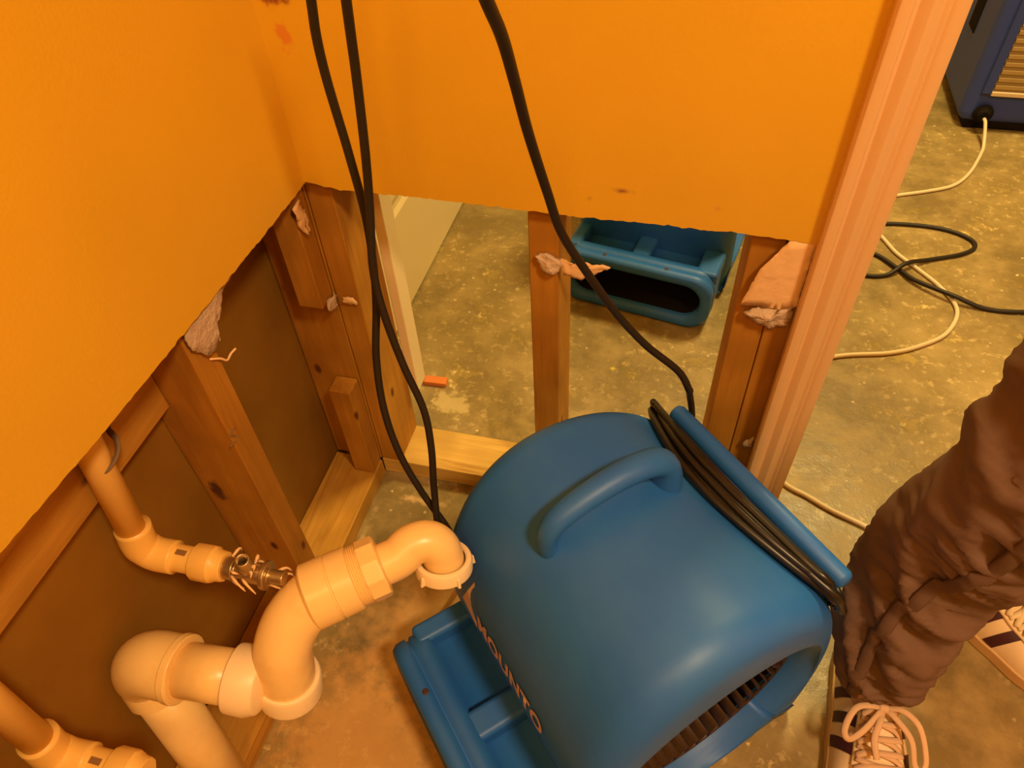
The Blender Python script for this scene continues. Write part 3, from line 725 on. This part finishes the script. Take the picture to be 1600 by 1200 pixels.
# raised side seam of the near leg
Q = []
for i, p_ in enumerate(P1):
    a = R(-128 + 70 * (P1[i].z - .15) if P1[i].z < .6 else -96); k = int((a % (2 * math.pi)) / (2 * math.pi) * sg)
    Q.append(Vector(va[i * sg + k]) if False else sum((Vector(va[max(0, min(len(P1) - 1, i + j)) * sg + k]) for j in range(-4, 5)), Vector()) / 9)
Q = [q + (q - p_).normalized() * .0035 for q, p_ in zip(Q, P1)]
V, F = tubevf(Q, .0080, 8, flat=.42, up=(Q[0] - P1[0]).normalized())
mesh('side_seam', V, F, M_seam, tro, smooth=True)
# body under the clothes
bm = bmesh.new(); sk = bm.verts.layers.skin.verify()
pts = {'pel': ((.48, .69, .93), .11), 'h1': ((.435, .645, .86), .060), 'k1': ((.368, .515, .50), .042), 'c1': ((.335, .512, .32), .036), 'a1': ((.332, .482, .12), .028), 'f1': ((.336, .45, .06), .028), 't1': ((.337, .34, .035), .02),
       'h2': ((.515, .715, .86), .060), 'k2': ((.52, .705, .50), .042), 'c2': ((.505, .71, .32), .036), 'a2': ((.488, .704, .12), .028), 'f2': ((.515, .68, .06), .028), 't2': ((.60, .60, .035), .02), 'w': ((.48, .69, 1.02), .12)}
vv_ = {}
for k, (c_, r_) in pts.items():
    vv_[k] = bm.verts.new(Vector(c_) - PO); vv_[k][sk].radius = (r_, r_)
vv_['pel'][sk].use_root = True
for a, b in (('pel', 'h1'), ('h1', 'k1'), ('k1', 'c1'), ('c1', 'a1'), ('a1', 'f1'), ('f1', 't1'), ('pel', 'h2'), ('h2', 'k2'), ('k2', 'c2'), ('c2', 'a2'), ('a2', 'f2'), ('f2', 't2'), ('pel', 'w')): bm.edges.new((vv_[a], vv_[b]))
me = bpy.data.meshes.new('body'); bm.to_mesh(me); bm.free()
bd = link('body', me, M_skin, per); bd.modifiers.new('k', 'SKIN').use_smooth_shade = True; s_ = bd.modifiers.new('s', 'SUBSURF'); s_.levels = 1; s_.render_levels = 2

def lerp_tab(tab, s):
    for (a, x), (b, y) in zip(tab, tab[1:]):
        if a <= s <= b:
            f = (s - a) / (b - a); f = f * f * (3 - 2 * f); return x + (y - x) * f
    return tab[-1][1]
SL = .292
WT = [(0, .020), (.04, .032), (.15, .037), (.35, .040), (.55, .048), (.72, .052), (.86, .047), (.95, .034), (1, .014)]
HT = [(0, .066), (.06, .078), (.16, .082), (.26, .080), (.34, .078), (.45, .066), (.6, .050), (.75, .038), (.88, .030), (.96, .020), (1, .006)]
CT = [(0, 0), (.3, 0), (.6, .003), (1, .004)]
def SP(s, t, off=0.0):
    w_ = lerp_tab(WT, s) + off; h = lerp_tab(HT, s) + off; c_, n_ = math.cos(t), math.sin(t)
    pw = .62; y = w_ * (abs(c_) ** pw) * (1 if c_ >= 0 else -1); z = .018 + h * (max(n_, 0) ** (.85))
    # narrow the top of the shoe towards the collar
    nar = 1 - .36 * (max(n_, 0) ** 1.5) * (1 - max(0, min(1, (s - .3) / .5)))
    return Vector((s * SL, y * nar + lerp_tab(CT, s), z))
def make_shoe(loc, rz, label, ml, bow):
    sh = bpy.data.objects.new('shoe', None); COL.objects.link(sh); sh.parent = per; sh.location = Vector(loc) - PO; sh.rotation_euler = (0, 0, rz)
    if label: sh['label'] = label
    # upper
    ns, nt = 40, 26; V, F = [], []
    for i in range(ns + 1):
        for j in range(nt + 1):
            V.append(SP(i / ns, math.pi * j / nt))
    for i in range(ns):
        for j in range(nt): a = i * (nt + 1) + j; F.append((a, a + 1, a + nt + 2, a + nt + 1))
    mesh('upper', V, F, M_shoe, sh, smooth=True)
    # sole
    out = []
    for i in range(41): s = i / 40; out.append((s * SL, lerp_tab(WT, s) + .0025 + lerp_tab(CT, s)))
    for i in range(40, -1, -1): s = i / 40; out.append((s * SL, -lerp_tab(WT, s) - .0025 + lerp_tab(CT, s)))
    n_ = len(out); V = [(x, y, 0) for x, y in out] + [(x, y, .023) for x, y in out]
    F = [(k, (k + 1) % n_, n_ + (k + 1) % n_, n_ + k) for k in range(n_)] + [tuple(range(n_)), tuple(range(2 * n_ - 1, n_ - 1, -1))]
    mesh('sole', V, F, M_sole, sh, bevel=.003)
    # three dark stripes on each side, eyestay patch, tongue
    for side in (0, 1):
        for k in range(3):
            V, F = [], []; s0 = .285 + k * .112; nn_ = 12
            for i in range(nn_ + 1):
                f = i / nn_; tt = (.10 + f * .95); s = s0 + .065 * f
                for e in (0, .026, .052):
                    th = tt if side == 0 else math.pi - tt
                    V.append(SP(s + e, th, .0012))
            for i in range(nn_):
                for e in range(2): a = i * 3 + e; F.append((a, a + 1, a + 4, a + 3))
            mesh('stripe', V, F, M_stripe, sh, smooth=True)
    for side in (0, 1):
        V, F = [], []
        for i in range(21):
            s = .26 + .40 * i / 20
            for e in range(6):
                tt = 1.02 + .30 * e / 5; th = tt if side == 0 else math.pi - tt
                V.append(SP(s, th, .0016 if 0 < e < 5 else .0006))
        for i in range(20):
            for e in range(5): a = i * 6 + e; F.append((a, a + 1, a + 7, a + 6))
        o_ = mesh('eyelet_panel', V, F, M_shoe, sh, smooth=True)
        so = o_.modifiers.new('s', 'SOLIDIFY'); so.thickness = .0022; so.offset = 1
    tg = []
    V, F = [], []
    for i in range(15):
        s = .20 + .44 * i / 14
        for e in range(7):
            th = 1.30 + (math.pi - 2.6) * e / 6; q = SP(s, th, .001); 
            if s < .30: q.z += (.30 - s) * .16
            V.append(q)
    for i in range(14):
        for e in range(6): a = i * 7 + e; F.append((a, a + 1, a + 8, a + 7))
    o_ = mesh('tongue', V, F, M_shoe, sh, smooth=True); so = o_.modifiers.new('s', 'SOLIDIFY'); so.thickness = .003; so.offset = 1
    # padded ankle collar
    ring = []
    for k in range(28):
        a = 2 * math.pi * k / 28; ring.append((.062 + .050 * math.cos(a), .031 * math.sin(a), .096 + .006 * math.cos(a)))
    tube('collar', ring, .0055, M_shoe, sh, seg=10, closed=True)
    # laces: crossing rows
    rows = 6
    for r_ in range(rows):
        s = .36 + r_ * .055
        for sd in (1, -1):
            P = []
            for i in range(9):
                f = i / 8; th = 1.16 + (math.pi - 2.32) * f; th = th if sd > 0 else math.pi - th
                q = SP(min(s + .045 * f, .98), th, .0045 + .0045 * math.sin(math.pi * f) + (.002 if sd > 0 else 0)); P.append(q)
            tube('lace', P, .0042, ml, sh, seg=8, sm=2, flat=.5, up=(0, 0, 1))
    if bow:
        kn = SP(.43, math.pi / 2, .011)
        loops = [[kn, kn + Vector((.004, -.018, .010)), kn + Vector((.012, -.036, .008)), kn + Vector((.036, -.046, -.004)), kn + Vector((.046, -.040, -.010)), kn + Vector((.036, -.026, -.001)), kn + Vector((.012, -.008, .006)), kn],
                 [kn, kn + Vector((.000, .020, .010)), kn + Vector((.014, .042, .004)), kn + Vector((.042, .056, -.022)), kn + Vector((.056, .052, -.030)), kn + Vector((.052, .042, -.022)), kn + Vector((.030, .032, .000)), kn + Vector((.008, .010, .006)), kn],
                 [kn, kn + Vector((.020, -.006, .006)), kn + Vector((.042, -.012, .001)), kn + Vector((.064, -.008, -.006))],
                 [kn, kn + Vector((-.012, -.022, .004)), kn + Vector((-.014, -.036, .0))]]
        for lp in loops: tube('lace', lp, .0042, ml, sh, seg=8, sm=6, flat=.5, up=(0, 0, 1))
        lathe('lace_knot', kn - Vector((0, .007, -.003)), (0, 1, 0), [(0, .003), (.003, .0065), (.011, .0065), (.014, .003)], ml, sh, seg=12)
    return sh
make_shoe((.343, .558, 0), R(-92), None, M_lace, True)
make_shoe((.428, .730, 0), R(-41), None, M_lace2, False)
